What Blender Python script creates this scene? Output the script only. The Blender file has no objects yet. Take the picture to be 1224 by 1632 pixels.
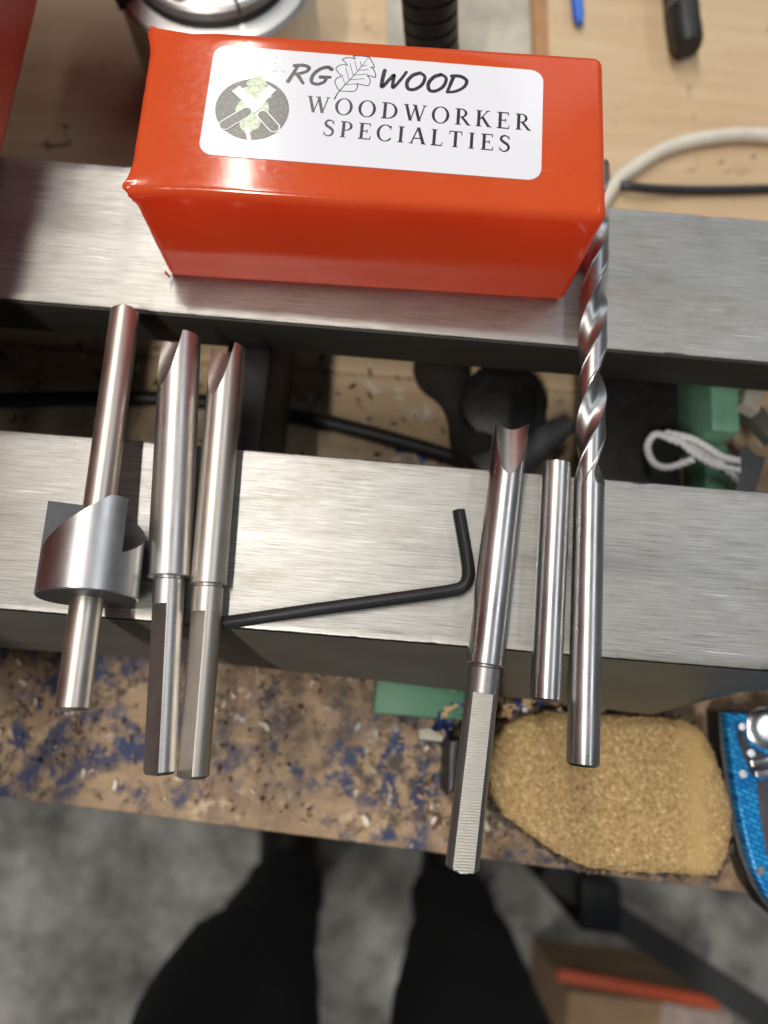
import bpy, bmesh, math, random
from mathutils import Vector, Matrix, noise
R = math.radians
random.seed(7)
sc = bpy.context.scene
C = bpy.data.collections.new("place"); sc.collection.children.link(C)

# ---------------------------------------------------------------- camera
F, CX, CY, NX, NY, H = 1130., 612., 816., 584., 1089., .229
_d = Vector(((NX-CX)/F, (NY-CY)/F, 1)).normalized()
_x = Vector((1, .0815, -(_d.x+.0815*_d.y)/_d.z)).normalized()
_z = -_d
_y = _z.cross(_x)
def P(u, v, z=0.):
    """photograph direction (u,v) met with the level z: a point of the place"""
    r = Vector(((u-CX)/F, (v-CY)/F, 1)); w = Vector((r.dot(_x), r.dot(_y), r.dot(_z)))
    t = (z-H)/w.z
    return Vector((w.x*t, w.y*t, z))
cam = bpy.data.cameras.new("camera"); camo = bpy.data.objects.new("camera", cam); C.objects.link(camo)
cam.sensor_fit = 'VERTICAL'; cam.sensor_height = 36; cam.sensor_width = 27
cam.lens = F/1632*36
cam.clip_start = .01; cam.clip_end = 60
ex, ey, ez = (Vector((_x[i], _y[i], _z[i])) for i in range(3))
camo.matrix_world = Matrix(((ex.x, -ey.x, -ez.x, 0), (ex.y, -ey.y, -ez.y, 0), (ex.z, -ey.z, -ez.z, H), (0, 0, 0, 1)))
cam.dof.use_dof = True; cam.dof.focus_distance = .214; cam.dof.aperture_fstop = 6.0
sc.camera = camo

# ---------------------------------------------------------------- light
sc.view_settings.view_transform = 'Standard'; sc.view_settings.look = 'None'
sc.view_settings.exposure = 0.0; sc.view_settings.gamma = 1
w = bpy.data.worlds.new("World"); sc.world = w; w.use_nodes = True
w.node_tree.nodes['Background'].inputs[0].default_value = (.80, .86, 1.0, 1)
w.node_tree.nodes['Background'].inputs[1].default_value = .10
def area(name, loc, target, sx, sy, power, col, roll=0.):
    l = bpy.data.lights.new(name, 'AREA'); l.shape = 'RECTANGLE'; l.size = sx; l.size_y = sy
    l.energy = power; l.color = col
    o = bpy.data.objects.new(name, l); C.objects.link(o); o.location = loc
    dv = (Vector(target)-Vector(loc)).normalized()
    zz = -dv; yy = (Vector((0, 1, 0))-zz*zz.y).normalized(); xx = yy.cross(zz)
    o.matrix_world = Matrix.Translation(loc) @ Matrix((xx, yy, zz)).transposed().to_4x4() @ Matrix.Rotation(roll, 4, 'Z')
    return o
# ceiling strip light running away from the viewer, plus an added fill strip at right and added cool back-right panel to silver the steel
area('strip_light_main', (-.470, 1.12, 1.75), (-.470, 1.12, 0), .045, 2.3, 36, (1.0, .955, .88), R(6.3))
area('strip_light_near', (-.40, -.85, 1.75), (-.05, .08, 0), 0.06, .5, 24, (1.0, .95, .87))
area('added_fill_right', (1.25, .55, 1.75), (.1, .1, 0), .14, 1.6, 7, (.90, .95, 1.0))
area('added_cool_fill', (.9, 2.6, 1.5), (0, 0, 0), 1.6, 1.2, 10, (.86, .93, 1.0))

# ---------------------------------------------------------------- helpers
def tag(o, label=None, cat=None, group=None, kind=None):
    if label: o['label'] = label
    if cat: o['category'] = cat
    if group: o['group'] = group
    if kind: o['kind'] = kind
    return o
def thing(name, label, cat, loc=(0, 0, 0), group=None):
    o = bpy.data.objects.new(name, None); C.objects.link(o); o.location = loc; o.empty_display_size = .01
    bpy.context.view_layer.update()
    return tag(o, label, cat, group)
def smooth(me, ang=32):
    bm = bmesh.new(); bm.from_mesh(me)
    for f in bm.faces: f.smooth = True
    for e in bm.edges:
        if len(e.link_faces) == 2:
            e.smooth = e.calc_face_angle(0) < R(ang)
    bm.to_mesh(me); bm.free()
def obj(name, bm, mat, parent=None, sm=32):
    """world-space bmesh -> one object; origin moved to the geometry's middle unless parented"""
    me = bpy.data.meshes.new(name)
    bmesh.ops.recalc_face_normals(bm, faces=bm.faces[:]) if not bm.get('flat', False) else None
    bm['bm'].to_mesh(me) if isinstance(bm, dict) else bm.to_mesh(me)
    return link(name, me, mat, parent, sm)
def link(name, me, mat, parent=None, sm=32):
    if sm: smooth(me, sm)
    if mat is not None: me.materials.append(mat)
    o = bpy.data.objects.new(name, me); C.objects.link(o)
    if parent is not None:
        root = Vector((0, 0, 0)); p = parent
        while p is not None: root += p.location; p = p.parent
        me.transform(Matrix.Translation(-root)); o.parent = parent
    else:
        vs = [v.co for v in me.vertices]
        if vs:
            c = sum(vs, Vector())/len(vs); c.z = min(v.z for v in vs)
            me.transform(Matrix.Translation(-c)); o.location = c
    return o
def mk(name, bm, mat, parent=None, sm=32, recalc=True):
    if recalc: bmesh.ops.recalc_face_normals(bm, faces=bm.faces[:])
    me = bpy.data.meshes.new(name); bm.to_mesh(me); bm.free()
    return link(name, me, mat, parent, sm)
def frame(a, b, roll=0.):
    """+Z from a to b, local Y roughly up, X roughly right"""
    zz = (b-a).normalized(); up = Vector((0, 0, 1))
    if abs(zz.z) > .9: up = Vector((0, 1, 0))
    xx = up.cross(zz).normalized(); yy = zz.cross(xx)
    return Matrix.Translation(a) @ Matrix((xx, yy, zz)).transposed().to_4x4() @ Matrix.Rotation(roll, 4, 'Z')
def lathe(prof, n=64, cap=True, bm=None):
    """prof: list of (r,z)"""
    bm = bm or bmesh.new(); rings = []
    for r, z in prof:
        rings.append([bm.verts.new((r*math.cos(2*math.pi*k/n), r*math.sin(2*math.pi*k/n), z)) for k in range(n)])
    for a, b in zip(rings, rings[1:]):
        for k in range(n): bm.faces.new((a[k], a[(k+1) % n], b[(k+1) % n], b[k]))
    if cap: bm.faces.new(rings[0][::-1]); bm.faces.new(rings[-1])
    return bm
def boxbm(x0, x1, y0, y1, z0, z1, bev=0., seg=2, bm=None):
    nb = bmesh.new()
    vs = [nb.verts.new((x, y, z)) for x in (x0, x1) for y in (y0, y1) for z in (z0, z1)]
    for q in ((0, 1, 3, 2), (4, 6, 7, 5), (0, 4, 5, 1), (2, 3, 7, 6), (0, 2, 6, 4), (1, 5, 7, 3)): nb.faces.new([vs[i] for i in q])
    bmesh.ops.recalc_face_normals(nb, faces=nb.faces[:])
    if bev: bmesh.ops.bevel(nb, geom=nb.edges[:], offset=bev, segments=seg, profile=.5, affect='EDGES', clamp_overlap=True)
    if bm is None: return nb
    me = bpy.data.meshes.new('t'); nb.to_mesh(me); bm.from_mesh(me); bpy.data.meshes.remove(me); nb.free(); return bm
def prism(pts, z0, z1, bev=0., seg=2):
    """pts: outline (Vectors xy), from z0 to z1"""
    bm = bmesh.new()
    a = [bm.verts.new((p[0], p[1], z0)) for p in pts]; b = [bm.verts.new((p[0], p[1], z1)) for p in pts]
    n = len(pts); bm.faces.new(a[::-1]); top = bm.faces.new(b)
    for k in range(n): bm.faces.new((a[k], a[(k+1) % n], b[(k+1) % n], b[k]))
    bmesh.ops.recalc_face_normals(bm, faces=bm.faces[:])
    if bev: bmesh.ops.bevel(bm, geom=list(top.edges), offset=bev, segments=seg, profile=.5, affect='EDGES', clamp_overlap=True)
    return bm
def spline(pts, n=12):
    pts = [Vector(p) for p in pts]; out = []
    q = [pts[0]*2-pts[1]]+pts+[pts[-1]*2-pts[-2]]
    for i in range(1, len(q)-2):
        for k in range(n):
            t = k/n; a, b, c, d = q[i-1:i+3]
            out.append(.5*((2*b)+(c-a)*t+(2*a-5*b+4*c-d)*t*t+(3*b-a-3*c+d)*t**3))
    out.append(pts[-1]); return out
def sweep(path, ring, scale=None, close=True, bm=None):
    """ring: list of 2d points; path: points"""
    bm = bm or bmesh.new(); rings = []; up = Vector((0, 0, 1)); n = len(ring)
    t0 = (path[1]-path[0]).normalized()
    if abs(t0.z) > .8: up = Vector((0, 1, 0))
    xx = up.cross(t0).normalized()
    for i, p in enumerate(path):
        t = (path[min(i+1, len(path)-1)]-path[max(i-1, 0)]).normalized()
        xx = (xx-t*xx.dot(t)).normalized(); yy = t.cross(xx); s = scale(i/(len(path)-1)) if scale else 1
        rings.append([bm.verts.new(p+xx*a*s+yy*b*s) for a, b in ring])
    for a, b in zip(rings, rings[1:]):
        for k in range(n): bm.faces.new((a[k], a[(k+1) % n], b[(k+1) % n], b[k]))
    if close: bm.faces.new(rings[0][::-1]); bm.faces.new(rings[-1])
    return bm
def circ(r, n=12): return [(r*math.cos(2*math.pi*k/n), r*math.sin(2*math.pi*k/n)) for k in range(n)]
def boolean(bm, cutters):
    """bm minus every cutter bmesh, evaluated to a plain mesh"""
    me = bpy.data.meshes.new('tmp'); bmesh.ops.recalc_face_normals(bm, faces=bm.faces[:]); bm.to_mesh(me); bm.free()
    o = bpy.data.objects.new('tmp', me); sc.collection.objects.link(o); tmp = [o]
    for c in cutters:
        bmesh.ops.recalc_face_normals(c, faces=c.faces[:])
        m = bpy.data.meshes.new('c'); c.to_mesh(m); c.free(); co = bpy.data.objects.new('c', m); sc.collection.objects.link(co); tmp.append(co)
        md = o.modifiers.new('b', 'BOOLEAN'); md.operation = 'DIFFERENCE'; md.solver = 'EXACT'; md.object = co
    dg = bpy.context.evaluated_depsgraph_get()
    out = bpy.data.meshes.new_from_object(o.evaluated_get(dg))
    for t in tmp: bpy.data.objects.remove(t)
    r = bmesh.new(); r.from_mesh(out); bpy.data.meshes.remove(out); return r
def xf(bm, M): bmesh.ops.transform(bm, matrix=M, verts=bm.verts[:]); return bm

# ---------------------------------------------------------------- materials
class NT:
    def __init__(s, name):
        s.m = bpy.data.materials.new(name); s.m.use_nodes = True; s.t = s.m.node_tree; s.n = s.t.nodes
        s.b = s.n['Principled BSDF']; s.tc = s.n.new('ShaderNodeTexCoord')
    def co(s, scale=(1, 1, 1), src='Object', rot=(0, 0, 0)):
        m = s.n.new('ShaderNodeMapping'); m.inputs['Scale'].default_value = scale; m.inputs['Rotation'].default_value = rot
        s.t.links.new(s.tc.outputs[src], m.inputs[0]); return m.outputs[0]
    def noise(s, v, scale=1., detail=4, rough=.55, dist=0):
        n = s.n.new('ShaderNodeTexNoise'); n.inputs['Scale'].default_value = scale; n.inputs['Detail'].default_value = detail
        n.inputs['Roughness'].default_value = rough; n.inputs['Distortion'].default_value = dist
        s.t.links.new(v, n.inputs['Vector']); return n.outputs['Fac']
    def vor(s, v, scale=1., feat='F1', out='Distance'):
        n = s.n.new('ShaderNodeTexVoronoi'); n.inputs['Scale'].default_value = scale; n.feature = feat
        s.t.links.new(v, n.inputs['Vector']); return n.outputs[out]
    def ramp(s, f, stops):
        n = s.n.new('ShaderNodeValToRGB'); e = n.color_ramp.elements
        for i, (p, c) in enumerate(stops):
            c = c if isinstance(c, tuple) else (c, c, c)
            el = e[i] if i < 2 else e.new(p)
            el.position = p; el.color = (*c, 1)
        s.t.links.new(f, n.inputs[0]); return n.outputs[0]
    def mix(s, f, a, b, mode='MIX'):
        n = s.n.new('ShaderNodeMix'); n.data_type = 'RGBA'; n.blend_type = mode
        for sock, v in ((n.inputs[0], f), (n.inputs[6], a), (n.inputs[7], b)):
            if isinstance(v, (int, float)): sock.default_value = v if sock == n.inputs[0] else (v, v, v, 1)
            elif isinstance(v, tuple): sock.default_value = (*v, 1)
            else: s.t.links.new(v, sock)
        return n.outputs[2]
    def math(s, op, a, b=0.):
        n = s.n.new('ShaderNodeMath'); n.operation = op
        for i, v in enumerate((a, b)):
            if isinstance(v, (int, float)): n.inputs[i].default_value = v
            else: s.t.links.new(v, n.inputs[i])
        return n.outputs[0]
    def set(s, **k):
        for a, v in k.items():
            i = s.b.inputs[a.replace('_', ' ')]
            if hasattr(v, 'links') or isinstance(v, bpy.types.NodeSocket): s.t.links.new(v, i)
            else: i.default_value = (*v, 1) if isinstance(v, tuple) and len(v) == 3 else v
        return s
    def bump(s, h, strength=.3, dist=.0002):
        n = s.n.new('ShaderNodeBump'); n.inputs['Strength'].default_value = strength; n.inputs['Distance'].default_value = dist
        s.t.links.new(h, n.inputs['Height']); s.t.links.new(n.outputs[0], s.b.inputs['Normal']); return s

def m_plain(name, col, rough=.5, metal=0., var=.15, scale=60., bump=.1, dist=.0003):
    s = NT(name); n = s.noise(s.co(), scale, 5)
    s.set(Base_Color=s.mix(s.ramp(n, [(.3, 0.), (.7, 1.)]), tuple(c*(1-var) for c in col), tuple(min(1, c*(1+var)) for c in col)),
          Roughness=s.ramp(n, [(.2, max(0., rough-.08)), (.8, min(1., rough+.08))]), Metallic=metal)
    return s.bump(n, bump, dist).m

# brushed bed ways
s = NT('brushed_steel_way')
fine = s.noise(s.co((70, 4600, 70)), 1, 4, .75); med = s.noise(s.co((40, 2600, 40)), 1, 5, .75, .15); blot = s.noise(s.co((22, 45, 22)), 1, 5, .65)
pit = s.vor(s.co((160, 420, 160)), 1)
lines = s.math('ADD', s.math('MULTIPLY', fine, .6), s.math('MULTIPLY', med, .4))
col = s.ramp(lines, [(.36, (.10, .095, .085)), (.48, (.30, .295, .28)), (.60, (.43, .425, .41))])
col = s.mix(s.ramp(blot, [(.35, .25), (.65, 0.)]), col, (.44, .42, .38))
for rz_, sc2 in ((.5, 9), (-.9, 7), (1.2, 8), (.15, 12)):
    sn = s.noise(s.co((sc2*3, sc2*140, 40), rot=(0, 0, rz_)), 1, 2, .4, .3); mk_ = s.noise(s.co((30, 30, 30), rot=(0, 0, rz_*3)), 1, 2)
    col = s.mix(s.math('MULTIPLY', s.ramp(sn, [(.71, 0.), (.74, .6)]), s.ramp(mk_, [(.52, 0.), (.62, 1.)])), col, (.86, .85, .82))
st_ = s.noise(s.co((26, 60, 26), rot=(0, 0, 2)), 1, 6, .7)
col = s.mix(s.ramp(st_, [(.54, 0.), (.72, .55)]), col, (.24, .21, .165))
specks = s.math('MULTIPLY', s.ramp(pit, [(.03, 1.), (.075, 0.)]), s.ramp(s.noise(s.co((50, 50, 50)), 1, 2), [(.47, 0.), (.54, 1.)]))
col = s.mix(specks, col, (.12, .10, .085))
s.set(Base_Color=col, Metallic=.88, Roughness=s.ramp(lines, [(.3, .50), (.65, .36)]), Anisotropic=.35)
s.bump(lines, .55, .00006); WAY = s.m
# blackened casting sides
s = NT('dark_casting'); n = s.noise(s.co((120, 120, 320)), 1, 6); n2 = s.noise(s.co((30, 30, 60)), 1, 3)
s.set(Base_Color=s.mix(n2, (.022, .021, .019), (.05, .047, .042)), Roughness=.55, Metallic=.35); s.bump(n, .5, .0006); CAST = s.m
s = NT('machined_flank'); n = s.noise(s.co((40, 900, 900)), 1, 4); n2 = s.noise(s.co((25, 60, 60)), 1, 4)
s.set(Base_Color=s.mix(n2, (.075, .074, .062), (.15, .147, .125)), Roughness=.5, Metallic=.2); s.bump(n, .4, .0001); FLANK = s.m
def turned(name, tint, rough, lo=.82, ring=2600, lng=1500, wear=.12, bmp=.22):
    s = NT(name)
    r = s.noise(s.co((60, ring, 60)), 1, 3); l = s.noise(s.co((lng, 25, lng)), 1, 3); b = s.noise(s.co((90, 50, 90)), 1, 5)
    mix_ = s.math('ADD', s.math('MULTIPLY', r, .5), s.math('MULTIPLY', l, .5))
    c = s.mix(s.ramp(mix_, [(.3, 0.), (.7, 1.)]), tuple(t*lo for t in tint), tint)
    c = s.mix(s.ramp(b, [(.5, 0.), (.8, wear)]), c, (.20, .17, .15))
    s.set(Base_Color=c, Metallic=1., Roughness=s.ramp(b, [(.3, rough-.05), (.7, rough+.06)]))
    s.bump(mix_, bmp, .00004); return s.m
HSS = turned('ground_tool_steel', (.64, .62, .595), .39)
HSSW = turned('warm_tool_steel', (.64, .595, .53), .40)
BRIGHT = turned('polished_rod_steel', (.66, .65, .635), .30, lo=.66, ring=40, lng=2600, bmp=.07)
FLUTE = turned('flute_steel', (.50, .495, .49), .36, lo=.75)
SATIN = turned('satin_collar_steel', (.60, .60, .60), .36)
SCOOP = turned('scooped_grey_steel', (.46, .44, .41), .42)
DULLS = turned('dull_cut_steel', (.40, .39, .38), .42)
DULL = turned('rough_cut_steel', (.13, .13, .14), .55)
s = NT('milled_flat_steel'); n = s.noise(s.co((300, 300, 300)), 1, 4)
wv = s.n.new('ShaderNodeTexWave'); wv.bands_direction = 'Y'; wv.inputs['Scale'].default_value = 380; wv.inputs['Distortion'].default_value = 3.2; wv.inputs['Detail'].default_value = 3; wv.inputs['Detail Scale'].default_value = .4
s.t.links.new(s.co(), wv.inputs['Vector'])
s.set(Base_Color=s.mix(wv.outputs['Fac'], (.28, .27, .245), (.48, .46, .42)), Metallic=1., Roughness=.38); s.bump(wv.outputs['Fac'], .8, .00012); MILLED = s.m
s = NT('black_oxide_steel'); n = s.noise(s.co(), 1800, 4); n2 = s.noise(s.co(), 200, 4)
s.set(Base_Color=s.mix(s.ramp(n, [(.62, 0.), (.75, 1.)]), (.012, .012, .014), (.10, .10, .10)), Roughness=.42, Metallic=.3); s.bump(n, .5, .00008); BLACKOX = s.m
# translucent orange plastic
s = NT('orange_translucent_plastic')
n = s.noise(s.co((40, 40, 40)), 1, 5); sm_ = s.noise(s.co((500, 500, 500)), 1, 3); scr = s.noise(s.co((30, 700, 700), rot=(0, 0, .5)), 1, 2)
colr = s.mix(n, (.76, .120, .030), (.86, .175, .055))
colr = s.mix(s.ramp(scr, [(.72, 0.), (.78, .35)]), colr, (.95, .40, .22))
s.set(Base_Color=colr, Roughness=s.ramp(sm_, [(.3, .08), (.7, .13)]), IOR=1.55)
s.bump(n, .12, .0005)
tr = s.n.new('ShaderNodeBsdfTranslucent'); tr.inputs[0].default_value = (1.0, .11, .025, 1)
mx = s.n.new('ShaderNodeMixShader'); mx.inputs[0].default_value = .54
s.t.links.new(s.b.outputs[0], mx.inputs[1]); s.t.links.new(tr.outputs[0], mx.inputs[2]); s.t.links.new(mx.outputs[0], s.n['Material Output'].inputs[0]); PLASTIC = s.m
s = NT('white_vinyl_sticker'); n = s.noise(s.co(), 600, 4); n2 = s.noise(s.co(), 45, 5)
s.set(Base_Color=s.mix(s.math('MULTIPLY', s.ramp(n, [(.62, 0.), (.70, 1.)]), s.ramp(n2, [(.55, 0.), (.68, .45)])), (.66, .67, .73), (.38, .36, .36)), Roughness=.10, IOR=1.6); s.bump(n2, .1, .0003); STICK = s.m
INK = m_plain('black_ink', (.016, .015, .017), .3, 0, .3, 900)
s = NT('worn_charcoal_ink'); n = s.noise(s.co(), 1500, 3)
s.set(Base_Color=s.mix(s.ramp(n, [(.50, 0.), (.75, 1.)]), (.055, .052, .045), (.17, .165, .15)), Roughness=.3); CHARINK = s.m
s = NT('pale_green_ink'); n = s.noise(s.co(), 900, 3)
s.set(Base_Color=s.mix(s.ramp(n, [(.4, 0.), (.65, 1.)]), (.25, .34, .19), (.50, .58, .42)), Roughness=.28); GREENINK = s.m
WHITEINK = m_plain('white_print', (.80, .80, .80), .3, 0, .05, 900)
s = NT('red_machine_paint'); n = s.noise(s.co(), 900, 3); n2 = s.noise(s.co(), 12, 3)
s.set(Base_Color=s.mix(n2, (.38, .030, .018), (.48, .045, .026)), Roughness=.36); s.bump(n, .15, .0002); REDP = s.m
# bench: birch ply, dirty with paint and chips
def bench_mat(name, dirt, dist=.8):
    s = NT(name)
    g = s.noise(s.co((6, 90, 6)), 1, 5, .6, .6); b = s.noise(s.co((9, 9, 9)), 1, 5)
    c = s.mix(s.ramp(g, [(.3, 0.), (.7, 1.)]), *(((.29, .19, .105), (.40, .27, .155)) if dist < .5 else ((.45, .32, .19), (.55, .415, .265))))
    c = s.mix(s.ramp(b, [(.45, 0.), (.7, .35)]), c, (.38, .24, .12))
    for sc_, lo, hi, cc, off in dirt:
        v = s.co((sc_, sc_, sc_), rot=(0, 0, off)); nn = s.noise(v, 1, 5, .65, dist)
        fac = s.ramp(nn, [(lo, 0.), (hi, 1.)])
        if dist < .5 and sc_ > 30:
            cl = s.noise(s.co((14, 20, 14), rot=(0, 0, off)), 1, 3); fac = s.math('MULTIPLY', fac, s.ramp(cl, [(.46, 0.05), (.58, 1.)]))
        c = s.mix(fac, c, cc)
    s.set(Base_Color=c, Roughness=.62); s.bump(b, .3, .001); return s.m
BENCH_BACK = bench_mat('plywood_clean', [(34, .64, .74, (.22, .15, .09), 2.), (55, .66, .71, (.05, .045, .045), 3.7), (70, .66, .72, (.10, .075, .055), .3), (110, .70, .74, (.62, .58, .50), 1.1)])
BENCH_MID = bench_mat('plywood_painted', [(60, .60, .68, (.62, .56, .50), 1.1), (55, .62, .68, (.06, .10, .24), 2.2), (80, .63, .69, (.13, .07, .04), .4)])
BENCH_FRONT = bench_mat('plywood_scarred', [(22, .44, .66, (.17, .10, .055), 1.4), (110, .48, .62, (.08, .048, .028), .4), (120, .56, .66, (.55, .41, .26), 2.9), (130, .50, .62, (.055, .035, .022), 4.), (62, .50, .60, (.012, .022, .08), 2.2), (110, .50, .58, (.014, .024, .08), 5.1), (170, .60, .68, (.36, .40, .42), 1.9)], .25)
s = NT('concrete'); a = s.noise(s.co((5, 5, 5)), 1, 8, .75); b = s.noise(s.co((14, 14, 14)), 1, 5, .7)
s.set(Base_Color=s.mix(s.ramp(b, [(.45, 0.), (.75, .6)]), s.ramp(a, [(.36, (.10, .098, .09)), (.5, (.34, .333, .305)), (.62, (.56, .55, .51))]), (.05, .048, .045)), Roughness=.8); s.bump(b, .3, .003); CONC = s.m
BLACKRUB = m_plain('black_rubber', (.014, .014, .015), .42, 0, .3, 300)
DKRUB = m_plain('dark_grey_rubber', (.009, .009, .009), .5, 0, .3, 200)
GREEN = m_plain('green_machine_paint', (.16, .34, .235), .45, 0, .2, 60)
GREEND = m_plain('deep_green_machine_paint', (.055, .17, .095), .5, 0, .25, 60)
CABLEW = m_plain('white_cable_jacket', (.58, .54, .46), .5, 0, .08, 90)
ROPE = m_plain('white_cotton_cord', (.62, .62, .64), .85, 0, .1, 900, .5)
CHROME = turned('chuck_steel', (.55, .55, .55), .42, ring=600)
BORE = m_plain('oily_black_steel', (.008, .007, .007), .6, 0, .3, 200)
TROUSER = m_plain('black_trouser_cloth', (.006, .0075, .010), .9, 0, .5, 18, .6, .004)
SHOE = m_plain('dark_brown_leather', (.022, .013, .008), .5, 0, .4, 40)
TAN = m_plain('tan_leather_trim', (.22, .10, .04), .6, 0, .3, 60)
GREY = m_plain('grey_plastic', (.075, .078, .085), .5, 0, .1, 40)
PAPER = m_plain('off_white_paper', (.40, .37, .31), .7, 0, .3, 30)
CARD = m_plain('brown_cardboard', (.35, .23, .13), .8, 0, .15, 30)
ORANGEP = m_plain('orange_red_paint', (.60, .10, .035), .5, 0, .1, 30)
STEELBLK = m_plain('black_painted_steel', (.005, .006, .006), .45, 0, .2, 30)
BLUEP = m_plain('blue_plastic', (.02, .13, .55), .4, 0, .1, 60)
BROWN = m_plain('brown_wood', (.33, .17, .07), .6, 0, .2, 60)

# ---------------------------------------------------------------- the setting
ZB, ZF = -.100, -1.0     # bench top, floor (below the bed ways)
bm = bmesh.new()
bm.faces.new([bm.verts.new(v) for v in ((-6, -6, ZF), (6, -6, ZF), (6, 6, ZF), (-6, 6, ZF))])
tag(mk('concrete_floor', bm, CONC, sm=0), kind='structure')

# workbench: three boards of the top side by side (front scarred board, middle, back), with edge strip
e0 = P(-400, 1218, ZB); e1 = P(1600, 1478, ZB); dirf = (e1-e0).normalized()
def edgeY(x): return e0.y+(x-e0.x)*dirf.y/dirf.x
wb = thing('workbench', 'plywood workbench top under the lathe, spattered with blue paint and chips', 'workbench', (0, .3, ZB-.03))
XL, XR = -.9, 1.2
def slab(y0f, y1f, mat, z1, name):
    pts = [(XL, y0f(XL)), (XR, y0f(XR)), (XR, y1f(XR)), (XL, y1f(XL))]
    mk(name, prism(pts, z1-.03, z1, .0015), mat, wb)
slab(edgeY, lambda x: .032, BENCH_FRONT, ZB, 'board')
slab(lambda x: .0325, lambda x: .1495, BENCH_MID, ZB, 'board')
slab(lambda x: .150, lambda x: .95, BENCH_BACK, ZB, 'board')

# ---------------------------------------------------------------- lathe
YA, YB, YC, YD = .1797, .1217, .0732, .0139
XW = .155
lt = thing('wood_lathe', 'wood lathe bed with two brushed steel ways and a red headstock', 'lathe', (0, .09, ZB))
def way(y0, y1, x0=-.6, x1=.6):
    bm = bmesh.new(); b_ = .0006; sec = [(y0, -.0185), (y0, -b_), (y0+b_*.3, -b_*.3), (y0+b_, 0), (y0+.004, 0), (y1-.004, 0), (y1-b_, 0), (y1-b_*.3, -b_*.3), (y1, -b_), (y1, -.0185)]
    rows = []
    for k in range(1201):
        x = x0+(x1-x0)*k/1200; row = []
        for i, (y, z) in enumerate(sec):
            dz = dy = 0
            if i in (1, 2, 3, 6, 7, 8):
                nn = noise.noise(Vector((x*420, i*.35, y*90)))+.6*noise.noise(Vector((x*1300, i*.4, y*50))); ding = max(0, noise.noise(Vector((x*75, 9., y*300)))-.38)
                dy = (1 if i < 5 else -1)*(.00008*nn+.0012*ding); dz = -.00004*abs(nn)-.0010*ding if i not in (1, 8) else 0
            row.append(bm.verts.new((x, y+dy, z+dz)))
        rows.append(row)
    for p, q in zip(rows, rows[1:]):
        for i in range(len(sec)): bm.faces.new((p[i], q[i], q[(i+1) % len(sec)], p[(i+1) % len(sec)]))
    bm.faces.new(rows[0]); bm.faces.new(rows[-1][::-1]); return bm
mk('bed_way', way(YB, YA), WAY, lt); mk('bed_way', way(YC-0, YD) if False else way(YD, YC), WAY, lt)
# dark painted/unfinished sides of each way sit 0.4 mm proud below the machined edge
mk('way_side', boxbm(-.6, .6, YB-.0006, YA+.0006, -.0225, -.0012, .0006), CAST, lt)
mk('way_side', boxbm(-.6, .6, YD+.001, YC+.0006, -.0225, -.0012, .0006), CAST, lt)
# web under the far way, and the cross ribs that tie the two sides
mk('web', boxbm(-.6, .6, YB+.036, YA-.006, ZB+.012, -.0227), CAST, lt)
for x0, x1 in ((P(362, 600, -.03).x, P(424, 620, -.02).x), (P(980, 700, -.05).x, P(1128, 700, -.05).x)):
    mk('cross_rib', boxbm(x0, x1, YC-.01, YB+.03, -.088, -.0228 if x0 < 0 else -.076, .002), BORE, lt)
# front flank: casting that slopes outward below the near way
fl = bmesh.new(); top = []; bot = []; mid = []
ks = [(-500, 985), (0, 1032), (380, 1060), (612, 1086), (717, 1099), (900, 1122), (1037, 1139), (1224, 1092), (1700, 960)]
for u, v in ks:
    b = P(u, v, -.052); a = Vector((b.x, YD-.0003, -.0008)); m_ = a.lerp(b, .55)+Vector((0, -.0012, .0))
    top.append(fl.verts.new(a)); mid.append(fl.verts.new(m_)); bot.append(fl.verts.new(b))
back = [fl.verts.new((v.co.x, YD+.012, -.060)) for v in bot]
for k in range(len(ks)-1):
    for r0, r1 in ((top, mid), (mid, bot), (bot, back)): fl.faces.new((r0[k], r0[k+1], r1[k+1], r1[k]))
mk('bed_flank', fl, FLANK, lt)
# headstock at the left end: rounded red casting
mk('headstock', boxbm(-.42, -.1500, -.06, .42, .0004, .112, .004, 3), REDP, lt)
mk('unseen_headstock_top', boxbm(-.42, -.1790, -.05, .42, .1125, .27, .006, 3), REDP, lt)  # unseen upper block, added and stepped back so the ways reflect red
mk('headstock_base', boxbm(-.52, -.26, .1815, .42, ZB+.0, .0, .003, 2), REDP, lt)
# green mounting lugs seen under the bed
g0, g1 = P(1132, 600, -.055), P(1182, 690, -.055)
mk('green_mount', boxbm(g0.x, g1.x, g1.y, YB+.04, -.095, -.055, .002), GREEN, lt)
g0, g1 = P(1122, 705, -.075), P(1166, 790, -.075)
mk('green_mount', boxbm(g0.x, g1.x, .05, g0.y, -.098, -.075, .002), GREEN, lt)
g0, g1 = P(598, 1085, -.07), P(742, 1150, -.07)
mk('green_foot', boxbm(g0.x, g1.x, g1.y, .04, -.0998, -.07, .002), GREEND, lt)

# ---------------------------------------------------------------- the orange box with its sticker
BH = .048
bx0, bx1, by0, by1 = -.0822, .0585, 0., .0585
bc = P(278, 440, 0); byaw = math.atan2(P(887, 478, 0).y-P(278, 440, 0).y, P(887, 478, 0).x-P(278, 440, 0).x)
BW = .1418; BD = .0590
MB = Matrix.Translation(Vector((-.0820, .1347, .0003))) @ Matrix.Rotation(byaw, 4, 'Z')
pk = thing('orange_plastic_box', 'glossy translucent orange plastic box with a white printed sticker on top', 'box', (-.01, .165, 0))
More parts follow.
